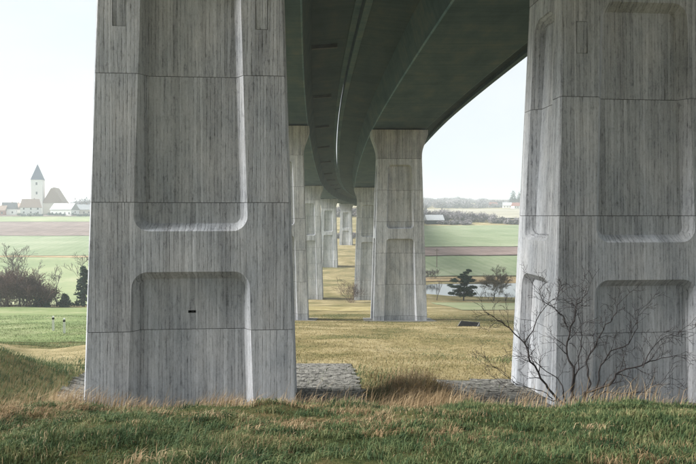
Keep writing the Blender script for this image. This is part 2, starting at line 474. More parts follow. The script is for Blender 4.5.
strip('dry_path', -34, -9.5, 22.5, 31, M['path'], 0.03, 120, 40, 0.0, 2.4)
strip('crop_field', -120, -12.5, 32, 88, M['green'], 0.035, 300, 140, 0.02, 3.5)
strip('meadow', -420, -12, 100, 205, M['meadow'], 0.20, 120, 60, 0.0, 2)
strip('field_path', -420, -14, 205.5, 209, M['bank'], 0.30, 120, 4)
strip('crop_field', -520, -16, 210, 297, M['farcrop'], 0.30, 130, 40)
strip('ploughed_field', -620, -20, 298, 384, M['plough'], 0.40, 130, 40, 0.0)
strip('straw_field', -700, -20, 386, 424, M['meadow'], 0.5, 130, 20)
strip('ploughed_field', -700, -190, 426, 445, M['plough'], 0.55, 90, 14, 0.0)
strip('reed_bank', 12, 160, 159.5, 168, M['bank'], 0.20, 80, 10, 0.0, 2)
strip('crop_field', 10, 260, 169, 207, M['farcrop'], 0.25, 90, 26, 0.05)
strip('ploughed_field', 12, 300, 208, 236, M['plough'], 0.35, 100, 18, 0.075)
strip('crop_field', 12, 360, 238, 352, M['farcrop'], 0.35, 110, 50, 0.09)
strip('straw_field', 20, 520, 400, 640, M['straw'], 0.9, 110, 60, 0.05)
strip('meadow', 16, 60, 84, 116, M['meadow'], 0.06, 60, 40, 0.0, 2)
strip('mown_track', -9, 10, 82, 92, M['mown'], 0.05, 60, 14, 0.06, 0.6)

# pond
a = np.linspace(0, 2 * math.pi, 90, endpoint=False)
pv = [(52 + 43 * math.cos(t), 144 + 17 * math.sin(t), -17.75) for t in a]
o = link('pond_water', pymesh(pv, [tuple(range(90))], 'pond'), M['water']); o['kind'] = 'structure'

# ------------------------------------------------------------------ bridge path
D0, X0 = 15.15, -3.96
def path(D, off=0.0):
    d = D - D0
    m = -0.082 + d / 1250.0
    x = X0 - 0.082 * d + d * d / 2500.0
    n = math.hypot(1, m)
    return x + off / n, D - off * m / n, m
_sof = pchip([-70, 16, 27, 63, 94, 124, 188, 252, 320, 470], [10.9, 9.75, 9.65, 9.15, 7.7, 6.15, 5.25, 5.0, 5.0, 5.0])
def soffit(D, off):
    return float(_sof(D)) + (0.24 if off < 6 else -0.10)
OFF = (0.0, 12.3)

# ------------------------------------------------------------------ piers
LIFT, W_T, W_R, D_T, D_R, CH = 3.26, 4.60, 0.0585, 2.45, 0.075, 0.035
def pier(label, D, off, group, near=False, adj=(0, 0)):
    Dc = D + 1.45
    x, y, m = path(Dc, off)
    x += adj[0]; y += adj[1]
    zg = h1(x, y)
    sz = soffit(Dc, off)
    T = sz - 3.12 - zg                                   # shaft top above the pier's base
    zb = -1.5
    root = empty('bridge_pier', (x, y, zg), -math.atan(m))
    tag(root, label, 'bridge pier', group)
    W = lambda z: W_T + W_R * (T - z)
    DP = lambda z: D_T + D_R * (T - z)
    nseg = 10 if near else 4
    RD = 0.28 if near else 0.45

    def rloop(hw, z0, z1, r):
        pts = []
        for cx, cz, a0 in ((1, z0 + r, -90), (1, z1 - r, 0), (-1, z1 - r, 90), (-1, z0 + r, 180)):
            for k in range(nseg + 1):
                t = R(a0 + 90 * k / nseg)
                zz = cz + r * math.sin(t)
                pts.append((cx * (hw(zz) - r) + r * math.cos(t), zz))
        return pts
    bm = bmesh.new()
    def face(mapf, half, margin, extra=()):
        bl = [(-half(zb), zb), (half(zb), zb), (half(T), T), (-half(T), T)]
        loops = [[bm.verts.new(mapf(u, z, 0)) for u, z in bl]]
        for z0, z1 in ((T - 7.25, T - .62), (zb + .1, T - 8.28)):
            sp = 0.20 if near else 0.14
            ol = rloop(lambda z: half(z) - margin, z0, z1, .40)
            il = rloop(lambda z: half(z) - margin - sp, z0 + sp, z1 - sp, .20)
            ov = [bm.verts.new(mapf(u, z, 0)) for u, z in ol]
            iv = [bm.verts.new(mapf(u, z, RD)) for u, z in il]
            loops.append(ov)
            n = len(ov)
            for i in range(n): bm.faces.new((ov[i], ov[(i + 1) % n], iv[(i + 1) % n], iv[i]))
            inner_holes = [e for e in extra if z0 < e[1] < z1 and abs(e[0]) < half(e[1]) - margin]
            if inner_holes:
                es = [bm.edges.get((iv[i], iv[(i + 1) % n])) for i in range(n)]
                for e in inner_holes:
                    hv = [bm.verts.new(mapf(e[0] + su * e[2] / 2, e[1] + s2 * e[3] / 2, RD)) for su, s2 in ((-1, -1), (1, -1), (1, 1), (-1, 1))]
                    es += [bm.edges.new((hv[i], hv[(i + 1) % 4])) for i in range(4)]
                bmesh.ops.triangle_fill(bm, use_beauty=True, edges=es)
            else:
                bm.faces.new(iv)
        for e in extra:
            if abs(e[0]) > half(e[1]) - margin:
                loops.append([bm.verts.new(mapf(e[0] + su * e[2] / 2, e[1] + s2 * e[3] / 2, 0)) for su, s2 in ((-1, -1), (1, -1), (1, 1), (-1, 1))])
        es = []
        for lp in loops:
            for i in range(len(lp)):
                pr = (lp[i], lp[(i + 1) % len(lp)])
                es.append(bm.edges.get(pr) or bm.edges.new(pr))
        bmesh.ops.triangle_fill(bm, use_beauty=True, edges=es)
    fw = lambda z: W(z) / 2 - CH
    fd = lambda z: DP(z) / 2 - CH
    plates = []
    if near:
        plates = [(s * (W(T - 1.6) / 2 - .56), T - 1.63, .32, .88) for s in (-1, 1)]
    vents = [(-0.02, T - 9.33,   .20, .065)] if near == 'left' else []
    face(lambda u, z, q: (u, -DP(z) / 2 + q, z), fw, 1.08 - CH, plates + vents)
    face(lambda u, z, q: (-u, DP(z) / 2 - q, z), fw, 1.08 - CH)
    face(lambda u, z, q: (W(z) / 2 - q, u, z), fd, 0.55 - CH)
    face(lambda u, z, q: (-W(z) / 2 + q, -u, z), fd, 0.55 - CH)
    for sx in (-1, 1):
        for sy in (-1, 1):
            q = [bm.verts.new(p) for p in ((sx * fw(zb), sy * DP(zb) / 2, zb), (sx * W(zb) / 2, sy * fd(zb), zb), (sx * W(T) / 2, sy * fd(T), T), (sx * fw(T), sy * DP(T) / 2, T))]
            bm.faces.new(q)
    bmesh.ops.remove_doubles(bm, verts=bm.verts[:], dist=1e-4)
    bmesh.ops.recalc_face_normals(bm, faces=bm.faces[:])
    top = T
    gap = 0.015 if near else 0.028
    while top > zb + .3:
        lo = max(top - LIFT, zb)
        b2 = bm.copy()
        for co, no in (((0, 0, top - gap / 2), (0, 0, 1)), ((0, 0, lo + gap / 2), (0, 0, -1))):
            r = bmesh.ops.bisect_plane(b2, geom=b2.verts[:] + b2.edges[:] + b2.faces[:], plane_co=co, plane_no=no, clear_outer=True, dist=1e-5)
            es = [e for e in r['geom_cut'] if isinstance(e, bmesh.types.BMEdge)]
            if es: bmesh.ops.edgeloop_fill(b2, edges=es)
        bmesh.ops.recalc_face_normals(b2, faces=b2.faces[:])
        me = bpy.data.meshes.new('concrete_lift'); b2.to_mesh(me); b2.free()
        link('concrete_lift', me, M['pier'], root)
        if lo > zb:                                       # the recessed mortar in the joint below
            b2 = bm.copy()
            for co, no in (((0, 0, lo + .03), (0, 0, 1)), ((0, 0, lo - .03), (0, 0, -1))):
                bmesh.ops.bisect_plane(b2, geom=b2.verts[:] + b2.edges[:] + b2.faces[:], plane_co=co, plane_no=no, clear_outer=True, dist=1e-5)
            b2.normal_update()
            for v in b2.verts: v.co -= v.normal * .03
            me = bpy.data.meshes.new('joint'); b2.to_mesh(me); b2.free()
            link('joint', me, M['core'], root)
        top = lo
    bm.free()
    def octo(hw, hd, z):
        c = CH
        return [(-hw + c, -hd, z), (hw - c, -hd, z), (hw, -hd + c, z), (hw, hd - c, z), (hw - c, hd, z), (-hw + c, hd, z), (-hw, hd - c, z), (-hw, -hd + c, z)]
    for e in plates:
        g = .014
        MB().box(e[0] - e[2] / 2 + g, e[0] + e[2] / 2 - g, -.0, .12, e[1] - e[3] / 2 + g, e[1] + e[3] / 2 - g).build('inset_plate', M['plate'], root, loc=(0, -DP(e[1]) / 2 + .002, 0))
    # flared head with its bearings
    rings = []
    for k in range(15):
        s = k / 14
        t = min(1, max(0, (s - .10) / .74)); f = t * t * (3 - 2 * t); f = f * .55 + t ** 2.2 * .45
        rings.append(octo(W_T / 2 + .62 * f, D_T / 2 + .04 * f, T + .012 + 2.97 * s))
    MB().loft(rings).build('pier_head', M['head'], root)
    for sx in (-1, 1):
        MB().loft([octo(.45, .5, T + 2.975), octo(.45, .5, T + 3.13)]).build('bearing', M['rubber'], root, loc=(sx * 1.9, 0, 0))
    return root

ROWL, ROWR = 'piers under the left deck', 'piers under the right deck'
pl = [15.15, 61.5, 124, 188, 252, 318, 384]
lab_l = ['huge near concrete pier at left with two full-width recessed panels and vent slot',
         'second pier of the left row, half hidden behind the huge near left pier',
         'third pier of the left row, beyond the half hidden second one',
         'fourth pier of the left row, pale and standing deep in the valley',
         'fifth pier of the left row, small and hazy near the vanishing point',
         'sixth pier of the left row, tiny and almost hidden by the fifth',
         'last far pier of the left row close to the abutment']
lab_r = ['huge near concrete pier at right behind the bare shrub, bright left side',
         'second pier of the right row, whole pier with flared head in the middle',
         'third pier of the right row, partly hidden behind the middle flared pier',
         'fourth pier of the right row, hidden behind the third right one',
         'fifth pier of the right row, far behind the others under the deck',
         'sixth pier of the right row, far off under the right deck',
         'last far pier of the right row close to the abutment']
for k, D in enumerate(pl):
    pier(lab_l[k], D, OFF[0], ROWL, 'left' if k == 0 else False, (-.03, .12) if k == 0 else (0, 0))
    pier(lab_r[k], D, OFF[1], ROWR, 'right' if k == 0 else False, (-.10, .40) if k == 0 else (0, 0))

# ------------------------------------------------------------------ decks
def sweep(mb, sec, Da, Db, off, step=4.0):
    """sweep a closed cross-section (offset, height above soffit) along the bridge path"""
    n = max(1, int(math.ceil((Db - Da) / step)))
    rings = []
    for i in range(n + 1):
        D = Da + (Db - Da) * i / n
        z = soffit(D, off)
        rings.append([(*path(D, off + u)[:2], z + h) for u, h in sec])
    return mb.loft(rings)

def deck(label, off, inner, drains):
    x, y, m = path(16, off)
    loc = Vector((x, y, soffit(16, off)))
    root = empty('bridge_deck', loc)
    tag(root, label, 'bridge deck', 'twin motorway bridge decks')
    def put(name, mb, mat):
        mb.v = [(v[0] - loc.x, v[1] - loc.y, v[2] - loc.z) for v in mb.v]
        return mb.build(name, mat, root)
    st = [-50.45 + 15.55 * i for i in range(34)]
    st = [s + 15.15 + 1.45 - 4.0 for s in st]
    for a_, b_ in zip(st[:-1], st[1:]):
        if a_ > 455: break
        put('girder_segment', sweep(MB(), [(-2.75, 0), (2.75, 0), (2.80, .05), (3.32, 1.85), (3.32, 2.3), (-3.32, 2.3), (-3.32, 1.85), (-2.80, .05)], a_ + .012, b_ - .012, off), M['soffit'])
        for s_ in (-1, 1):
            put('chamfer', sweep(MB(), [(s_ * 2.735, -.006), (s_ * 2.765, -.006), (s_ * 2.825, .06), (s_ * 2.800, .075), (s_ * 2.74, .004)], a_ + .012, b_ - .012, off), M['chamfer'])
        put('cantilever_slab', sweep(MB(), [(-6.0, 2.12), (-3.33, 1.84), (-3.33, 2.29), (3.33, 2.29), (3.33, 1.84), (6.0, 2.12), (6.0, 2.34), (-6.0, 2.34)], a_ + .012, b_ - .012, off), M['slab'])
    for s in (-1, 1):
        drop = 1.78 if s != inner else 2.0
        put('edge_beam', sweep(MB(), [(s * 5.72, drop), (s * 6.10, drop), (s * 6.10, 2.85), (s * 5.74, 2.85), (s * 5.74, 2.345), (s * 6.002, 2.343), (s * 6.002, 2.11), (s * 5.72, 2.08)], st[0], 455, off, 3.0), M['edge'])
        pb = MB()
        for D in np.arange(st[0] + 1, 300, 4.0):
            px, py, _ = path(D, off + s * 5.88); z = soffit(D, off)
            pb.box(px - .04, px + .04, py - .04, py + .04, z + 2.85, z + 3.75)
        sweep(pb, [(s * 5.82, 3.7), (s * 5.94, 3.7), (s * 5.94, 3.8), (s * 5.82, 3.8)], st[0], 300, off, 6)
        put('railing', pb, M['steel'])
    put('road_surface', sweep(MB(), [(-5.7, 2.345), (5.7, 2.345), (5.7, 2.42), (-5.7, 2.42)], st[0], 455, off), M['asphalt'])
    for D in drains:
        z = soffit(D, off)
        s = inner
        u0, u1 = (3.36, 5.1) if s > 0 else (-5.1, -3.36)
        p = [path(D, off + u) for u in (u0, u1)]
        mb = MB()
        for h0, h1_ in ((1.60, 1.95),):
            vs = []
            for (px, py, _), hh in zip(p, (1.62, 1.76)):
                for dy in (-.13, .13):
                    vs += [(px, py + dy, z + hh), (px, py + dy, z + hh + .34)]
            mb.add(vs, [(0, 1, 3, 2), (4, 6, 7, 5), (0, 2, 6, 4), (1, 5, 7, 3), (0, 4, 5, 1), (2, 3, 7, 6)])
        put('drain_bracket', mb, M['steel'])
    return root
deck('left concrete deck with dark drain brackets, resting on the left pier row', OFF[0], 1, [24, 41, 57, 73, 88, 103, 119, 134, 150, 166])
deck('right concrete deck with broad pale soffit, resting on the right pier row', OFF[1], -1, [])

# far abutment that carries both decks
x, y, m = path(462, 6.15)
root = empty('abutment', (x, y, h1(x, y)), -math.atan(m))
tag(root, 'far concrete abutment closing off both bridge decks on the hillside', 'abutment')
MB().box(-14, 14, 0, 3, -4, 4.9 - h1(x, y)).build('front_wall', M['pad'], root)
for s in (-1, 1):
    MB().box(s * 14.5 - .5, s * 14.5 + .5, -6, 3, -4, 8 - h1(x, y)).build('wing_wall', M['pad'], root)

# ------------------------------------------------------------------ footing pads at the second piers
for off, lb in ((0.0, 'pale concrete footing slab around the base of the second left pier'), (12.3, 'pale concrete footing slab around the base of the middle flared pier')):
    x, y, m = path(61.5 + 1.45, off)
    z = h1(x, y)
    mb = MB(); hw, hd = 3.7, 2.7
    n = 12
    vs = []
    for j in range(n + 1):
        for i in range(n + 1):
            px, py = x - hw + 2 * hw * i / n, y - hd + 2 * hd * j / n
            vs.append((px - x, py - y, h1(px, py) - z + .04))
    mb.add(vs, [(j * (n + 1) + i, j * (n + 1) + i + 1, (j + 1) * (n + 1) + i + 1, (j + 1) * (n + 1) + i) for j in range(n) for i in range(n)])
    o = mb.build('footing_slab', M['pad'], None, loc=(x, y, z))
    sm = o.modifiers.new('thick', 'SOLIDIFY'); sm.thickness = .15; sm.offset = -1
    tag(o, lb, 'footing slab')

# ------------------------------------------------------------------ stone aprons round the near piers
def apron(label, outline, seed):
    """outline: polygon in plan (counter-clockwise)"""
    rg = random.Random(seed)
    xs, ys = [p[0] for p in outline], [p[1] for p in outline]
    cx, cy = sum(xs) / len(xs), sum(ys) / len(ys); cz = h1(cx, cy)
    root = empty('stone_apron', (cx, cy, cz)); tag(root, label, 'stone paving', 'stone paving round the near piers')
    def inside(x, y):
        n = len(outline)
        return all((outline[(i + 1) % n][0] - outline[i][0]) * (y - outline[i][1]) - (outline[(i + 1) % n][1] - outline[i][1]) * (x - outline[i][0]) > 0 for i in range(n))
    # bed
    nx = 30; bv, bf = [], []
    x0, x1, y0, y1 = min(xs), max(xs), min(ys), max(ys)
    bmv = {}
    sx, sy = .22, .29
    stones = MB(); bed = MB()
    row = 0; yy = y0
    while yy < y1:
        xx = x0 + (sx * .5 if row % 2 else 0)
        while xx < x1:
            if inside(xx + sx / 2, yy + sy / 2):
                def jit(px, py):
                    r_ = random.Random(hash((round(px * 50), round(py * 50), seed)))
                    return px + r_.uniform(-.06, .06), py + r_.uniform(-.045, .045)
                c = [jit(xx, yy), jit(xx + sx / 2, yy), jit(xx + sx, yy), jit(xx + sx, yy + sy), jit(xx + sx / 2, yy + sy), jit(xx, yy + sy)]
                mx_, my_ = sum(p[0] for p in c) / 6, sum(p[1] for p in c) / 6
                zt = rg.uniform(.034, .055)
                lo, hi = [], []
                for px, py in c:
                    qx, qy = mx_ + (px - mx_) * .99, my_ + (py - my_) * .99
                    tx, ty = mx_ + (px - mx_) * .93, my_ + (py - my_) * .93
                    lo.append((qx - cx, qy - cy, 0)); hi.append((tx - cx, ty - cy, zt))
                stones.add(lo + hi, [(i, (i + 1) % 6, 6 + (i + 1) % 6, 6 + i) for i in range(6)] + [tuple(range(6, 12))])
            xx += sx
        yy += sy; row += 1
    n = 24; vs = []; fs = []
    ol = outline
    if len(ol) == 4:
        for j in range(n + 1):
            for i in range(n + 1):
                s, t = i / n, j / n
                px = (ol[0][0] * (1 - s) + ol[1][0] * s) * (1 - t) + (ol[3][0] * (1 - s) + ol[2][0] * s) * t
                py = (ol[0][1] * (1 - s) + ol[1][1] * s) * (1 - t) + (ol[3][1] * (1 - s) + ol[2][1] * s) * t
                vs.append((px - cx, py - cy, .03))
        fs = [(j * (n + 1) + i, j * (n + 1) + i + 1, (j + 1) * (n + 1) + i + 1, (j + 1) * (n + 1) + i) for j in range(n) for i in range(n)]
        bed.add(vs, fs)
        for mb_ in (bed, stones):
            va = np.array(mb_.v); va[:, 2] += H(va[:, 0] + cx, va[:, 1] + cy) - cz
            mb_.v = [tuple(v) for v in va]
        bed.build('mortar_bed', M['bed'], root)
    o = stones.build('paving_stones', M['stone'], root); o['kind'] = 'stuff'
apron('grey stone paving around the foot of the near left pier', [(-7.0, 12.6), (0.75, 12.6), (0.12, 22.8), (-9.4, 22.8)], 3)
apron('grey stone paving around the foot of the near right pier', [(2.7, 12.6), (14.5, 12.6), (13.2, 20.6), (2.9, 19.6)], 4)

# ------------------------------------------------------------------ drain inlet in the slope
dx, dy = 10.1, 50.0
dz = h1(dx, dy) + .5
root = empty('drain_inlet', (dx, dy, dz), R(-28)); root.scale = (.82, .82, .72); tag(root, 'dark open drain inlet with concrete rim on the grassy slope', 'drain')
MB().box(-1.05, 1.05, -.60, -.55, -1.2, .03).build('rim', M['bed'], root)
MB().box(-1.0, 1.0, .55, .62, -1.2, .47).build('rim', M['bed'], root)
for sx in (-1, 1):
    a_, b_ = sorted((sx * .95, sx * 1.0))
    MB().add([(a_, -.548, -1.2), (b_, -.548, -1.2), (b_, .548, -1.2), (a_, .548, -1.2), (a_, -.548, .06), (b_, -.548, .06), (b_, .548, .45), (a_, .548, .45)],
             [(3, 2, 1, 0), (4, 5, 6, 7), (0, 1, 5, 4), (1, 2, 6, 5), (2, 3, 7, 6), (3, 0, 4, 7)]).build('rim', M['pad'], root)
MB().add([(-.948, -.546, .0), (.948, -.546, .0), (.948, .546, .42), (-.948, .546, .42), (-.948, -.546, -.3), (.948, -.546, -.3), (.948, .546, -.3), (-.948, .546, -.3)], [(0, 1, 2, 3), (0, 4, 5, 1), (1, 5, 6, 2), (2, 6, 7, 3), (3, 7, 4, 0)]).build('opening_shade', M['black'], root)  # solid black sheet standing for the shade inside the open inlet

# ------------------------------------------------------------------ white marker posts
for px, D, lb in ((52, 40, 'white roadside marker post, left one of the pair beside the dirt track'), (63, 38.5, 'white roadside marker post, right one of the pair nearer the pier')):
    x = (px - 348) * D / 600; z = h1(x, D)
    root = empty('marker_post', (x, D, z), R(20)); tag(root, lb, 'marker post', 'marker posts by the track')
    tri = lambda z_, s: [(-.06 * s, -.05 * s, z_), (.06 * s, -.05 * s, z_), (.035 * s, .05 * s, z_), (-.035 * s, .05 * s, z_)]
    MB().loft([tri(-.3, 1.25), tri(.78, 1.25)]).build('post', M['plastic'], root)
    MB().loft([tri(.782, 1.27), tri(.90, 1.27)]).build('black_band', M['black'], root)
    MB().loft([tri(.902, 1.25), tri(1.0, 1.15)]).build('cap', M['plastic'], root)

# ------------------------------------------------------------------ plants : tubes from branch segments
def tubes(segs, sides):
    P0 = np.array([s[0] for s in segs]); P1 = np.array([s[1] for s in segs])
    R0 = np.array([s[2] for s in segs]); R1 = np.array([s[3] for s in segs])
    d = P1 - P0; d /= np.maximum(np.linalg.norm(d, axis=1, keepdims=True), 1e-9)
    ref = np.where(np.abs(d[:, 2:3]) > .9, np.array([[1., 0, 0]]), np.array([[0, 0, 1.]]))
    u = np.cross(d, ref); u /= np.linalg.norm(u, axis=1, keepdims=True); v = np.cross(d, u)
    n = len(segs); V = np.zeros((n, 2, sides, 3))
    for k in range(sides):
        a_ = 2 * math.pi * k / sides
        o = u * math.cos(a_) + v * math.sin(a_)
        V[:, 0, k] = P0 + o * R0[:, None]; V[:, 1, k] = P1 + o * R1[:, None]
    base = (np.arange(n) * 2 * sides)[:, None, None]
    k = np.arange(sides); k2 = (k + 1) % sides
    q = np.stack([k, k2, k2 + sides, k + sides], -1)[None] + base
    return npmesh('branches', V.reshape(-1, 3), np.full(n * sides, 4), q.ravel(), True)

def grow(rg, segs, p, d, length, r, level, maxlevel, fork=3, up=0.25, wig=0.25, steps=4, spread=(25, 55), shrink=.68, rmin=.006):
    pts = [Vector(p)]; dd = Vector(d).normalized(); rr = r
    for i in range(steps):
        dd = (dd + Vector((rg.uniform(-wig, wig), rg.uniform(-wig, wig), rg.uniform(-wig, wig) + up * .25))).normalized()
        q = pts[-1] + dd * (length / steps)
        r2 = max(rmin, r * (1 - .55 * (i + 1) / steps))
        segs.append((tuple(pts[-1]), tuple(q), rr, r2, level)); rr = r2
        pts.append(q)
        if level < maxlevel and (i >= 1 or level > 0):
            for _ in range(fork if i == steps - 1 else max(1, fork - 1)):
                ax = dd.orthogonal().normalized(); ax.rotate(Matrix.Rotation(rg.uniform(0, 2 * math.pi), 3, dd))
                nd_ = dd.copy(); nd_.rotate(Matrix.Rotation(R(rg.uniform(*spread)), 3, ax))
                nd_.z += up
                grow(rg, segs, q, nd_, length * shrink * rg.uniform(.65, 1.1), max(rmin, r2 * .62), level + 1, maxlevel, fork, up, wig, max(2, steps - 1), spread, shrink, rmin)

def bare_tree(name, label, x, y, height, seed, mat=None, levels=4, width=1.0, group=None, r0=None, rmin=.014, fork=2, trunk=.38, sides=3, cat='tree'):
    rg = random.Random(seed); segs = []
    z = h1(x, y)
    grow(rg, segs, (0, 0, -.2), (rg.uniform(-.06, .06), rg.uniform(-.06, .06), 1), height * trunk, r0 or height * .018, 0, levels, fork, .22, .22, 4, (22, 55), .72, rmin)
    top = max(s[1][2] for s in segs); k = height / top
    f = lambda p: (p[0] * k * width, p[1] * k * width, p[2] * k)
    segs = [(f(a_), f(b_), c, e, l) for a_, b_, c, e, l in segs]
    root = empty(name, (x, y, z)); tag(root, label, cat, group)
    link('trunk', tubes([s for s in segs if s[4] == 0], 6), M['bark'], root)
    link('crown', tubes([s for s in segs if s[4] > 0], sides), mat or M['twig_grey'], root)
    return root

def leaf_cloud(P, size, stretch=1.0, updown=None):
    """small double-triangle leaves at the points P"""
    n = len(P)
    a_ = RNG.normal(size=(n, 3)); a_ /= np.linalg.norm(a_, axis=1, keepdims=True)
    b_ = RNG.normal(size=(n, 3)); b_ -= (b_ * a_).sum(1, keepdims=True) * a_; b_ /= np.linalg.norm(b_, axis=1, keepdims=True)
    s = size * RNG.uniform(.6, 1.4, (n, 1))
    V = np.stack([P - a_ * s * stretch, P + b_ * s * .45, P + a_ * s * stretch, P - b_ * s * .45], 1).reshape(-1, 3)
    return npmesh('leaves', V, np.full(n, 4), np.arange(4 * n))

# ------------------------------------------------------------------ the bare shrub before the right pier
SD = 13.0
def spt(px, py, D=SD):
    return ((px - 348) * D / 600, D, -(py - 216) * D / 600)
stems = [
    ([(566, 405), (556, 397), (543, 379), (531, 362), (525, 344), (510, 330), (500, 321), (486, 313)], .030, 12.9),
    ([(526, 345), (538, 324), (554, 301), (566, 286)], .014, 12.85),
    ([(570, 405), (563, 390), (561, 380), (545, 370), (532, 360), (516, 355)], .018, 13.2),
    ([(580, 406), (577, 396), (574, 370), (568, 349), (570, 326), (577, 305), (587, 293)], .034, 13.1),
    ([(569, 328), (560, 312), (546, 303), (540, 292)], .014, 13.0),
    ([(584, 406), (588, 396), (609, 383), (625, 374), (643, 368), (662, 362), (676, 355)], .032, 12.7),
    ([(586, 404), (596, 388), (604, 368), (615, 352), (629, 344), (636, 328), (640, 312)], .022, 13.3),
    ([(582, 405), (590, 384), (588, 362), (596, 344), (606, 326), (618, 312), (622, 296)], .024, 13.5),
    ([(560, 404), (550, 399), (535, 396), (519, 395), (504, 388)], .012, 12.6),
    ([(556, 402), (545, 394), (530, 388), (517, 384), (500, 372), (488, 366)], .012, 13.3),
    ([(643, 368), (652, 350), (668, 338), (690, 330)], .012, 12.7),
    ([(590, 402), (612, 396), (636, 394), (655, 386), (676, 380)], .014, 12.6),
    ([(575, 405), (580, 380), (584, 350), (582, 330), (575, 310), (570, 300)], .016, 13.4),
]
bx, by = spt(575, 405)[0], 13.05
bz = h1(bx, by)
root = empty('bare_shrub', (bx, by, bz)); tag(root, 'large leafless dark shrub spreading in front of the near right pier', 'shrub')
rg = random.Random(21)
for pts, r, D in stems:
    segs = []
    P = [Vector(spt(px, py, D)) for px, py in pts]
    P = [Vector((p.x, p.y + rg.uniform(-.18, .18), p.z)) for p in P]
    fine = [P[0]]
    for i in range(len(P) - 1):
        for t in (1 / 3, 2 / 3, 1):
            j = Vector((rg.uniform(-.03, .03), rg.uniform(-.03, .03), rg.uniform(-.03, .03)))
            fine.append(P[i].lerp(P[i + 1], t) + j)
    n = len(fine) - 1
    for i in range(n):
        ra, rb = r * (1 - .8 * i / n), r * (1 - .8 * (i + 1) / n)
        segs.append((tuple(fine[i]), tuple(fine[i + 1]), ra, rb, 0))
        if i > n * .2 and rg.random() < .85:
            d = (fine[i + 1] - fine[i]).normalized()
            ax = Vector((rg.uniform(-1, 1), rg.uniform(-1, 1), rg.uniform(-.4, .4))).normalized()
            nd_ = d.copy(); nd_.rotate(Matrix.Rotation(R(rg.choice((-1, 1)) * rg.uniform(30, 60)), 3, ax)); nd_.z += .12; nd_.y *= .6
            grow(rg, segs, fine[i + 1], nd_, rg.uniform(.2, .42), max(.005, rb * .5), 1, 3, 2, .03, .26, 3, (22, 55), .6, .003)
    segs = [(tuple(Vector(a_) - Vector((bx, by, bz))), tuple(Vector(b_) - Vector((bx, by, bz))), c, e, l) for a_, b_, c, e, l in segs]
    link('stem', tubes(segs, 5), M['bark'], root)

# ------------------------------------------------------------------ dry scrub between the stone aprons
def scrub(label, x, y, w, h, n, seed, mat, dens=1.0, cat='bush'):
    rg = random.Random(seed); segs = []
    z = h1(x, y)
    for i in range(n):
        a_, q = rg.uniform(0, 2 * math.pi), rg.random() ** .5
        px, py = math.cos(a_) * w * .35 * q, math.sin(a_) * w * .3 * q
        d = Vector((px / w * 1.6 + rg.uniform(-.3, .5), py / w * 1.6 + rg.uniform(-.3, .3), 1)).normalized()
        grow(rg, segs, (px, py, h1(x + px, y + py) - z - .05), d, h * rg.uniform(.4, .75), .008, 0, 2, 2, .05, .3, 3, (20, 60), .6, .0028)
    root = empty('scrub_bush', (x, y, z)); tag(root, label, cat)
    link('twigs', tubes(segs, 3), mat, root)['kind'] = 'stuff'
    return root
scrub('tangled dry brown bush growing between the two stone paved aprons', 1.75, 15.6, 1.5, .95, 16, 5, M['twig_tan'])
scrub('low dry brown bush just behind the tangled one, beside the left apron', 1.0, 19.3, 1.1, .45, 20, 6, M['twig_tan'])

# ------------------------------------------------------------------ grass
def blades(name, P, h, w, lean, ldir, mat, label, cat='grass'):
    n = len(P)
    az = RNG.uniform(0, 2 * math.pi, n)
    s = np.stack([np.cos(az), np.sin(az), np.zeros(n)], 1) * (w / 2)[:, None]
    L = np.stack([np.cos(ldir), np.sin(ldir), np.zeros(n)], 1)
    mid = P + np.array([0, 0, 1.]) * (h * .58 * (1 - .25 * lean))[:, None] + L * (h * lean * .28)[:, None]
    tip = P + np.array([0, 0, 1.]) * (h * np.maximum(.12, 1 - .62 * lean))[:, None] + L * (h * lean * .85)[:, None]
    V = np.stack([P - s, P + s, mid - s * .75, mid + s * .75, tip], 1).reshape(-1, 3)
    b_ = (np.arange(n) * 5)[:, None]
    idx = (np.array([0, 1, 3, 2, 2, 3, 4])[None] + b_).ravel()
    me = npmesh(name, V, np.tile([4, 3], n), idx)
    o = link(name, me, mat); o['kind'] = 'stuff'; tag(o, label, cat)
    return o

def scatter(n, y0, y1, power=1.0, wfac=.64, pad=.8):
    y = y0 + (y1 - y0) * RNG.random(n) ** power
    x = RNG.uniform(-1, 1, n) * (wfac * y + pad)
    return x, y

def clear_of_piers(x, y, pad=.25):
    ok = np.ones(len(x), bool)
    for k in range(2):
        for off in OFF:
            px, py, m = path(pl[k] + 1.45, off)
            ca, sa = math.cos(-math.atan(m)), math.sin(-math.atan(m))
            lx = (x - px) * ca + (y - py) * sa; ly = -(x - px) * sa + (y - py) * ca
            ok &= ~((np.abs(lx) < 2.95 + pad) & (np.abs(ly) < 2.0 + pad))
    return ok

# short turf of the slope in front
x, y = scatter(230000, 3.4, 13.0, .85)
pt = fbm(x, y, 1.1, 4, 31); p2 = fbm(x, y, 3.2, 3, 40)
k = RNG.random(len(x)) < np.clip(.55 + pt * 3.0, .06, 1)
x, y, pt, p2 = x[k], y[k], pt[k], p2[k]
dry = RNG.random(len(x)) < np.clip(.13 + p2 * 1.2 - .035 * x, .02, .6)
z = H(x, y)
P = np.stack([x, y, z], 1)
hh = RNG.uniform(.025, .075, len(x)) + np.clip(pt, 0, .3) * .34
ww = .0035 + .0007 * y
ld = RNG.normal(.2, 1.8, len(x))
le = RNG.uniform(.1, 1.0, len(x))
blades('short_grass', P[~dry], hh[~dry], ww[~dry], le[~dry], ld[~dry], M['blade_green'], 'short green grass on the slope in the foreground')
blades('withered_grass', P[dry], hh[dry], ww[dry], le[dry], ld[dry], M['blade_dry'], 'withered tan blades mixed into the foreground turf')
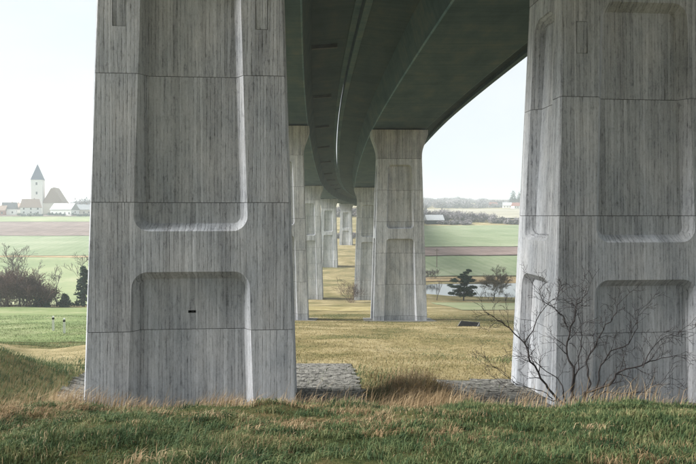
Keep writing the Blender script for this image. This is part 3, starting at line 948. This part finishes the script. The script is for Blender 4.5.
# shaggy tussocks, combed to the right
tx, ty = scatter(1500, 4.2, 12.6, .75)
keep = fbm(tx, ty, 2.0, 3, 77) > -.04
tx, ty = tx[keep], ty[keep]
nb = 70
cx, cy = np.repeat(tx, nb), np.repeat(ty, nb)
cx = cx + RNG.normal(0, .10, len(cx)); cy = cy + RNG.normal(0, .07, len(cy))
P = np.stack([cx, cy, H(cx, cy)], 1)
hh = np.repeat(RNG.uniform(.06, .17, len(tx)) * np.clip(1.1 - tx * .04, .6, 1.4), nb) * RNG.uniform(.6, 1.2, len(cx))
tld = np.repeat(RNG.normal(.25, 1.1, len(tx)), nb) + RNG.normal(0, 1.1, len(cx))
tdry = np.repeat(RNG.random(len(tx)) < np.clip(.16 + fbm(tx, ty, 2.5, 3, 15) * 1.3 - .04 * tx, .02, .65), nb)
le = RNG.uniform(.45, 1.15, len(cx))
ww = .004 + .0007 * cy
blades('grass_tussocks', P[~tdry], hh[~tdry], ww[~tdry], le[~tdry], tld[~tdry], M['blade_green'], 'shaggy green tussocks on the foreground slope')
blades('dry_tussocks', P[tdry], hh[tdry], ww[tdry], le[tdry], tld[tdry], M['blade_dry'], 'combed over dry tussocks on the foreground slope')
# tall dry grass along the crest before the piers
n = 20000
y = RNG.normal(11.6, .55, n); x = RNG.uniform(-1, 1, n) * (.62 * y + 1)
den = np.clip(.42 + fbm(x, y, .8, 3, 51) * 2.6, .02, 1)
k = (RNG.random(n) < den) & clear_of_piers(x, y, .05)
x, y = x[k], y[k]
P = np.stack([x, y, H(x, y)], 1)
hh = RNG.uniform(.22, .62, len(x)) * np.clip(1 + fbm(x, y, .9, 2, 8) * 1.4, .5, 1.6)
blades('tall_dry_grass', P, hh, np.full(len(x), .0085), RNG.uniform(.15, .7, len(x)), RNG.normal(.15, .6, len(x)), M['blade_dry'], 'tall tan dry grass along the crest in front of the piers')
n = 26000
y = RNG.normal(11.5, .7, n); x = RNG.uniform(-1, 1, n) * (.62 * y + 1)
k = clear_of_piers(x, y, .05); x, y = x[k], y[k]
P = np.stack([x, y, H(x, y)], 1)
blades('crest_grass', P, RNG.uniform(.10, .28, len(x)), np.full(len(x), .012), RNG.uniform(.2, .9, len(x)), RNG.normal(.2, .8, len(x)), M['blade_green'], 'green grass at the foot of the tall dry grass')
n = 9000
x = RNG.normal(2.0, .7, n); y = RNG.normal(16.2, 1.5, n)
k = (RNG.random(n) < np.clip(.5 + fbm(x, y, .6, 3, 91) * 2.5, .05, 1)) & (x > .3) & (x < 3.4); x, y = x[k], y[k]
P = np.stack([x, y, H(x, y)], 1)
blades('scrub_grass', P, RNG.uniform(.2, .75, len(x)) * np.exp(-((x - 2.1) / 1.3) ** 2), np.full(len(x), .014), RNG.uniform(.2, 1.0, len(x)), RNG.normal(.1, 1.2, len(x)), M['blade_dry'], 'matted dry grass around the tangled brown bush')
# olive grass under the bridge and on the mound
n = 190000
y = 13.2 + (75 - 13.2) * RNG.random(n) ** 1.5; x = RNG.uniform(-1, 1, n) * (.62 * y + 1)
def in_apron(x, y):
    l = (x > -7.0 - (y - 12.6) * .235) & (x < .75 - (y - 12.6) * .062) & (y < 22.8)
    r = (x > 2.7) & (x < 14) & (y < 19.8)
    return l | r
k = clear_of_piers(x, y) & ~(in_apron(x, y) & (RNG.random(n) < .965)) & ~((x < -12.5) & (y > 31)) & ~((x < -9.5) & (y > 22.5) & (y < 31) & (RNG.random(n) < .35))
x, y = x[k], y[k]
gr = RNG.random(len(x)) < np.clip(.22 + fbm(x, y, 4, 3, 61) * 2.0 + .75 * np.exp(-((x + 11) / 4) ** 2 - ((y - 17) / 4.5) ** 2) + .45 * np.exp(-((x - 1.8) / 1.2) ** 2 - ((y - 18) / 3) ** 2), .03, .85)
P = np.stack([x, y, H(x, y)], 1)
hh = RNG.uniform(.04, .13, len(x)) * np.where(gr & (y < 24), 2.6, 1) * np.where(y > 26, .75, 1)
ww = .005 + .0006 * y
le = RNG.uniform(.3, 1.1, len(x)); ld = RNG.normal(.2, 1, len(x))
blades('rough_grass', P[~gr], hh[~gr], ww[~gr], le[~gr], ld[~gr], M['blade_olive'], 'rough olive winter grass under the bridge')
blades('weeds', P[gr], hh[gr], ww[gr], le[gr], ld[gr], M['blade_green'], 'darker green weeds on the mound and under the bridge')

n = 60000
y = 31 + 42 * RNG.random(n) ** 1.3; x = -12.5 - (y * .64 - 10) * RNG.random(n)
k = RNG.random(n) < np.clip(.5 + fbm(x, y, 5, 3, 71) * 2, .05, 1); x, y = x[k], y[k]
P = np.stack([x, y, H(x, y)], 1)
blades('crop_shoots', P, RNG.uniform(.06, .16, len(x)), .006 + .0007 * y, RNG.uniform(.1, .8, len(x)), RNG.normal(.2, 1, len(x)), M['blade_crop'], 'short fresh green shoots on the field at the left')
# ------------------------------------------------------------------ trees at the valley edge, left
def lx(px, D): return (px - 348) * D / 600
bare_tree('bare_tree', 'leafless tree at the left picture edge behind the reddish hedge', lx(6, 98), 98, 10.5, 1, width=1.1, levels=5, rmin=.022)
bare_tree('bare_tree', 'tall thin leafless tree right of the one at the left edge', lx(19, 104), 104, 10.0, 8, width=.8, levels=5, rmin=.022)
bare_tree('bare_tree', 'leafless tree with rounded crown between the hedge and the conifer', lx(56, 95), 95, 7.6, 3, width=1.15, levels=5, rmin=.022)
bare_tree('bare_tree', 'leafless tree rising behind the small conifer at the pier edge', lx(80, 102), 102, 9.5, 14, width=1.0, levels=5, rmin=.022)

def twig_mass(name, label, spots, mat, cat, levels=3, rmin=.012, kind=None):
    """one bush or hedge: many upright twig fans"""
    x0, y0 = spots[0][0], spots[0][1]; z0 = h1(x0, y0)
    segs = []
    for i, (x, y, h, sd) in enumerate(spots):
        rg = random.Random(sd * 31 + i)
        for _ in range(5):
            d = Vector((rg.uniform(-.6, .6), rg.uniform(-.6, .6), 1)).normalized()
            grow(rg, segs, (x - x0 + rg.uniform(-.4, .4), y - y0 + rg.uniform(-.4, .4), h1(x, y) - z0 - .1), d, h * .5, .03, 0, levels, 2, .10, .25, 3, (20, 55), .62, rmin)
    o = link(name, tubes(segs, 3), mat, None, loc=(x0, y0, z0))
    tag(o, label, cat, kind=kind)
    return o
rg = random.Random(4)
twig_mass('hedge', 'dense reddish brown leafless hedge at the left edge of the field', [(lx(p, 92) , 91 + rg.uniform(-2.5, 2.5), rg.uniform(4.6, 6.2) * (1 - max(0, p - 22) / 70), 7 + i) for i, p in enumerate(np.linspace(-26, 50, 64))], M['twig_red'], 'hedge', 3, .03)

def conifer(label, x, y, h, w, seed, n=2600, cat='tree'):
    rg = random.Random(seed); z = h1(x, y)
    root = empty('conifer', (x, y, z)); tag(root, label, cat)
    segs = [((0, 0, -.2), (0, 0, h * .96), h * .022, .02, 0)]; pts = []
    for i in range(46):
        t = (i + .5) / 46; zz = h * (.06 + .92 * t); L = w * .5 * (1 - t) ** .85 * rg.uniform(.65, 1.15) + .08
        a_ = rg.uniform(0, 2 * math.pi)
        e = (math.cos(a_) * L, math.sin(a_) * L, zz - L * .18)
        segs.append(((0, 0, zz), e, .03, .008, 1))
        for _ in range(n // 46):
            q = rg.random() ** .6
            pts.append((e[0] * q + rg.gauss(0, .10 + .06 * w * .3), e[1] * q + rg.gauss(0, .10 + .06 * w * .3), zz + (e[2] - zz) * q + rg.gauss(0, .10)))
    link('trunk', tubes(segs, 5), M['bark'], root)
    link('crown', leaf_cloud(np.array(pts), .17, 1.3), M['needle'], root)
conifer('small dark green conifer beside the near left pier edge', lx(83, 94), 94, 6.3, 3.0, 3)
conifer('low dark evergreen bush at the right end of the reddish hedge', lx(40, 90), 90, 2.0, 4.0, 5, 1800, 'bush')
conifer('low dark evergreen bush between the hedge and the small conifer', lx(64, 92), 92, 1.9, 3.0, 6, 1500, 'bush')

# ------------------------------------------------------------------ trees by the pond, right
def pine(label, x, y, h, seed):
    rg = random.Random(seed); z = h1(x, y)
    root = empty('pine_tree', (x, y, z)); tag(root, label, 'tree')
    segs = [((0, 0, -.2), (.1, 0, h * .5), .16, .11, 0), ((.1, 0, h * .5), (.35, 0, h * .93), .11, .03, 0)]; pts = []
    tiers = [(-2.1, .26, .75), (-1.2, .20, .6), (1.3, .16, .8), (2.0, .24, .7), (-2.4, .44, .8), (-1.0, .46, .9), (.9, .42, .9), (1.9, .48, .75), (-1.5, .62, .85), (.3, .60, 1.0), (1.5, .64, .75), (-.6, .76, .8), (.8, .78, .7), (.9, .90, .45), (.4, .30, .8), (1.2, .97, .28), (-.2, .14, .9), (.9, .22, .9), (-1.6, .32, .9), (0, .50, 1.0), (-.2, .38, 1.0), (.6, .70, .8), (.1, .86, .5)]
    for ox, t, s in tiers:
        for oy in (rg.uniform(-1.2, 0), rg.uniform(0, 1.2)):
            t += rg.uniform(-.04, .04); ox += rg.uniform(-.3, .3)
            c = (ox, oy, h * t)
            segs.append(((.1, 0, h * max(.12, t - .12)), c, .05, .015, 1))
            for _ in range(26):                            # needle sprays along side twigs
                a_ = rg.uniform(0, 2 * math.pi); L_ = s * rg.uniform(.4, 1.15)
                e = (c[0] + math.cos(a_) * L_, c[1] + math.sin(a_) * L_, c[2] + rg.uniform(-.25, .35) * s)
                segs.append((c, e, .012, .006, 2))
                for _ in range(26):
                    q = rg.random() ** .7
                    pts.append(tuple(c[k_] + (e[k_] - c[k_]) * q + rg.gauss(0, .075) for k_ in range(3)))
    link('trunk', tubes(segs, 5), M['bark'], root)
    link('crown', leaf_cloud(np.array(pts), .085, 1.6), M['needle'], root)
pine('dark green spreading pine standing on the near shore of the pond', lx(464, 121), 121, 6.2, 2)
bare_tree('bare_tree', 'round leafless tree right of the dark pine by the pond', lx(494, 122), 122, 7.6, 12, width=1.25, levels=5, fork=3, rmin=.013, mat=M['twig_brown'])
bare_tree('bare_tree', 'thin young leafless tree left of the dark pine by the pond', lx(437, 122), 122, 4.6, 17, width=.6, levels=3)
rg = random.Random(9)
twig_mass('bush', 'low leafless scrub along the pond edge below the round tree', [(lx(p, 124), 124 + rg.uniform(-1.5, 1.5), rg.uniform(1.4, 2.8), 3 + i) for i, p in enumerate(np.linspace(480, 530, 12))], M['twig_grey'], 'bush', 2, .014)
twig_mass('bush', 'dark bush on the far bank beside the middle flared pier', [(lx(p, 166), 166 + rg.uniform(-1, 1), rg.uniform(2.4, 3.4), 5 + i) for i, p in enumerate(np.linspace(424, 436, 6))], M['twig_grey'], 'bush', 3, .02)
twig_mass('bush', 'dark brown bush leaning against the third right pier', [(lx(p, 119), 119 + rg.uniform(-.6, .6), 5.4 * (1 - abs(p - 350.5) / 9), 8 + i) for i, p in enumerate((347.5, 349, 350.5, 352, 353.5))], M['twig_red'], 'bush', 3, .015)

# utility pole in the fields
x, y = lx(437, 186), 186
z = h1(x, y)
root = empty('utility_pole', (x, y, z)); tag(root, 'thin wooden utility pole in the fields beside the ploughed strip', 'utility pole')
ring = lambda r, z_: [(r * math.cos(2 * math.pi * k / 8), r * math.sin(2 * math.pi * k / 8), z_) for k in range(8)]
MB().loft([ring(.14, -.5), ring(.09, 6.0)]).build('pole', M['wood'], root)
MB().box(-.7, .7, -.15, -.095, 5.4, 5.5).build('crossarm', M['wood'], root)

# ------------------------------------------------------------------ villages
def house(name, label, px, D, w, d, h, rh, rz, wall, roof, nwin=3, cat='house', chimney=True, hip=0.0, base=0.0, group=None):
    x = lx(px, D); z = h1(x, D) + base
    root = empty(name, (x, D, z), R(rz)); tag(root, label, cat, group)
    hw, hd = w / 2, d / 2
    mb = MB(); mb.box(-hw, hw, -hd, hd, -1.5 - base, h)
    if hip == 0: mb.add([(-hw, -hd, h), (-hw, hd, h), (-hw, 0, h + rh * .97), (hw, -hd, h), (hw, hd, h), (hw, 0, h + rh * .97)], [(0, 2, 1), (3, 4, 5)])
    mb.build('wall', wall, root)
    e = .45; k = e * rh / hd; ow = hw + .4
    rw = ow - hip
    vs = [(-ow, -hd - e, h - k), (ow, -hd - e, h - k), (ow, hd + e, h - k), (-ow, hd + e, h - k), (-rw, 0, h + rh), (rw, 0, h + rh)]
    vs += [(v[0], v[1], v[2] + .25) for v in vs]
    ro = MB().add(vs, [(6, 7, 11, 10), (8, 9, 10, 11), (0, 4, 5, 1), (2, 5, 4, 3), (0, 1, 7, 6), (2, 3, 9, 8), (7, 8, 11), (9, 6, 10), (1, 5, 2), (3, 4, 0), (1, 2, 8, 7), (3, 0, 6, 9)]).build('roof', roof, root)
    if chimney: MB().box(hw * .3, hw * .3 + .6, -.3, .3, rh * .6, rh + .9).build('chimney', M['browntile'], ro, loc=(0, 0, h))
    rows = max(1, int(h // 2.6))
    for r_ in range(rows):
        for i in range(nwin):
            wx = -hw + w * (i + .5) / nwin; wz = .9 + r_ * 2.7
            f = MB().box(wx - .5, wx + .5, -hd - .06, -hd - .002, wz, wz + 1.3).build('window', M['pane'], root)
            MB().box(wx - .6, wx + .6, -hd - .14, -hd - .061, wz - .12, wz - .02).build('sill', M['cream'], f)
    for s in (-1, 1):
        MB().box(*( (hw + .002, hw + .06) if s > 0 else (-hw - .06, -hw - .002)), -.5, .5, h * .4, h * .4 + 1.3).build('window', M['pane'], root)
    return root

# church
D = 452; px = 38.4; x = lx(px, D); z = h1(x, D)
root = empty('church', (x, D, z), R(14)); tag(root, 'white village church with steep blue-grey spire and brown-roofed nave', 'church')
q = 3.9; gz = (216 - 180) * D / 600 - z
MB().box(-q, q, -q, q, -1.5, gz).build('tower', M['white'], root)
sp = MB(); e = q + .35; ah = (216 - 164.5) * D / 600 - z
sp.loft([[(-e, -e, gz), (e, -e, gz), (e, e, gz), (-e, e, gz)], [(-e * .9, -e * .9, gz + .8), (e * .9, -e * .9, gz + .8), (e * .9, e * .9, gz + .8), (-e * .9, e * .9, gz + .8)], [(-.12, -.12, ah), (.12, -.12, ah), (.12, .12, ah), (-.12, .12, ah)]])
s_ = sp.build('spire', M['slate'], root)
MB().box(-.05, .05, -.05, .05, ah, ah + 1.6).build('cross', M['steel'], s_)
for k in range(2):
    MB().box(-.6, .6, -q - .06, -q - .002, gz - 4.0 - 7 * k, gz - 2.0 - 7 * k).build('window', M['pane'], root)
nv = MB(); nh, nr, nw = (216 - 203) * D / 600 - z, (216 - 187) * D / 600 - z, 7.4
nx0 = 10.5
nv.box(nx0 - nw + .6, nx0 + nw - .6, -2, 20, -1.5, nh)
nv.add([(nx0 - nw + .6, -2, nh), (nx0 + nw - .6, -2, nh), (nx0, -2, nr - .4)], [(0, 1, 2)])
nv.build('nave', M['cream'], root)
rf = MB(); rf.add([(nx0 - nw, -2.6, nh - .4), (nx0 - 1.2, -2.4, nr - 1.2), (nx0, 1.2, nr), (nx0 + 1.2, -2.4, nr - 1.2), (nx0 + nw, -2.6, nh - .4), (nx0 - nw, 20.6, nh - .4), (nx0, 20.6, nr), (nx0 + nw, 20.6, nh - .4)],
                   [(0, 1, 2, 6, 5), (4, 7, 6, 2, 3), (1, 3, 2)])
o = rf.build('nave_roof', M['browntile'], root); sm = o.modifiers.new('thick', 'SOLIDIFY'); sm.thickness = .3
rfp = MB().add([(nx0 - nw * .93, -2.35, nh - .1), (nx0 + nw * .93, -2.35, nh - .1), (nx0 + 1.1, -2.3, nr - 1.3), (nx0 - 1.1, -2.3, nr - 1.3)], [(0, 1, 2, 3)])
o = rfp.build('gable_cladding', M['browntile'], root); sm = o.modifiers.new('thick', 'SOLIDIFY'); sm.thickness = .15

LV, RV = 'houses of the village on the left', 'houses of the village on the right'
house('house', 'white house with dark-hipped brown roof in front of the church tower', 31, 438, 13.5, 9, 5.6, 5.6, 28, M['white'], M['browntile'], 3, hip=1.5, base=.6, group=LV)
house('house', 'white house with dark roof left of the church by the picture edge', 10, 440, 9, 8, 4.4, 4.2, 20, M['white'], M['darkgrey'], 2, base=.6, group=LV)
house('house', 'low red house at the very left edge of the village', 1, 436, 8, 7, 3.6, 3.2, 10, M['redtile'], M['browntile'], 2, base=.4, group=LV)
house('house', 'broad pale house with light grey roof right of the church nave', 65, 436, 17, 9, 4.4, 4.2, -12, M['white'], M['greytile'], 5, base=.2, group=LV)
house('house', 'small pale house close to the pier edge, right of the broad one', 84, 446, 10, 8, 3.8, 3.6, 24, M['cream'], M['greytile'], 3, base=.2, group=LV)
house('house', 'small white house between the red one and the church', 17, 452, 8, 7, 3.8, 4.0, -15, M['white'], M['browntile'], 2, base=.6, group=LV)

house('barn', 'long barn with pale roof and dark upper wall in the fields on the right', 434, 372, 10.5, 7, 2.4, 2.9, 8, M['darkgrey'], M['greytile'], 0, 'barn', False)
house('house', 'white house with red roof on the right, beside the dark pines', 516, 760, 9.5, 8, 3.4, 3.8, 14, M['white'], M['redtile'], 3, group=RV)
house('house', 'white house with pale roof between the two red-roofed ones', 507, 780, 11, 8, 3.4, 3.8, -10, M['white'], M['greytile'], 3, group=RV)
house('house', 'white house with red roof farthest left of the right-hand village', 493, 800, 10, 8, 3.2, 3.8, 12, M['white'], M['redtile'], 3, group=RV)

# far hedges and woods that read as one mass each
def wood(name, label, spots, mat, leafsize, per=260):
    P = []
    for x, y, h, w in spots:
        z = h1(x, y)
        v = RNG.normal(size=(per, 3)); v /= np.linalg.norm(v, axis=1, keepdims=True); v *= RNG.random((per, 1)) ** .4
        v[:, 0] *= w / 2; v[:, 1] *= w / 2; v[:, 2] = v[:, 2] * h * .48 + h * .48
        v *= 1; lump = RNG.uniform(.8, 1.15, (per, 1))
        P.append(v * lump + np.array([x, y, z]))
    P = np.concatenate(P)
    c = P.mean(0)
    o = link(name, leaf_cloud(P - c, leafsize, 2.2), mat, None, loc=tuple(c))
    tag(o, label, 'trees', kind='stuff')
    return o
def row(px0, px1, D, n, h, w, dj=8, seed=1):
    rg = random.Random(seed)
    return [(lx(p + rg.uniform(-1, 1), D), D + rg.uniform(-dj, dj), h * rg.uniform(.6, 1.25), w * rg.uniform(.8, 1.3)) for p in np.linspace(px0, px1, n)]
wood('hedgerow', 'grey leafless trees around the barn on the right', row(424, 462, 396, 15, 6.5, 7, 14, 2), M['farwood'], .30, 620)
wood('hedgerow', 'hedge of leafless trees between the green field and the pale meadow', row(464, 492, 388, 11, 5.5, 6, 6, 3), M['farwood'], .28, 620)
wood('hedgerow', 'low hedge running down to the near right pier', row(494, 530, 372, 10, 3.5, 5, 6, 5), M['farwood'], .45)
wood('hedgerow', 'low hedge along the foot of the barn', row(440, 470, 366, 10, 2.4, 4.5, 4, 6), M['farwood'], .4)
wood('far_wood', 'long hazy wood below the right-hand ridge', row(420, 540, 820, 44, 8, 16, 40, 7), M['farwood'], .7, 600)
wood('far_wood', 'second hazy wood farther up the right-hand ridge', row(420, 560, 1080, 36, 8, 26, 60, 8), M['farwood'], .9, 500)
wood('pine_wood', 'dark pines above the right-hand village houses', row(512, 530, 800, 9, 20, 9, 10, 9), M['needle'], .9)
wood('village_trees', 'grey trees behind the houses of the left village', row(44, 96, 470, 20, 9, 8, 8, 10), M['farwood'], .6)
wood('village_trees', 'grey trees between the houses at the left edge', row(-8, 28, 466, 10, 7, 6, 6, 11), M['farwood'], .5)
wood('village_wood', 'hazy wood right of the left village', row(76, 110, 520, 16, 13, 11, 14, 12), M['farwood'], .7)
wood('garden_shrubs', 'dark garden shrubs in front of the left village', row(20, 92, 430, 14, 2.4, 4, 3, 13), M['needle'], .35, 120)
wood('far_wood', 'dark trees under the far end of the bridge', row(333, 364, 430, 16, 6, 9, 16, 14), M['farwood'], .6)
wood('far_wood', 'low hedge across the valley under the bridge', row(325, 372, 290, 12, 2.2, 5, 4, 15), M['farwood'], .4, 160)

# ------------------------------------------------------------------ haze
hz = bpy.data.materials.new('haze'); hz.use_nodes = True
hn = hz.node_tree; hn.nodes.clear()
ho = hn.nodes.new('ShaderNodeOutputMaterial'); hv = hn.nodes.new('ShaderNodeVolumePrincipled')
hv.inputs['Color'].default_value = (.86, .93, .97, 1)
hv.inputs['Density'].default_value = 0.0006
hv.inputs['Anisotropy'].default_value = 0.25
hn.links.new(hv.outputs[0], ho.inputs['Volume'])
o = MB().box(-2700, 2700, -80, 2800, -22, 62).build('haze', hz)
o['kind'] = 'stuff'; tag(o, 'pale winter haze filling the whole valley', 'haze')
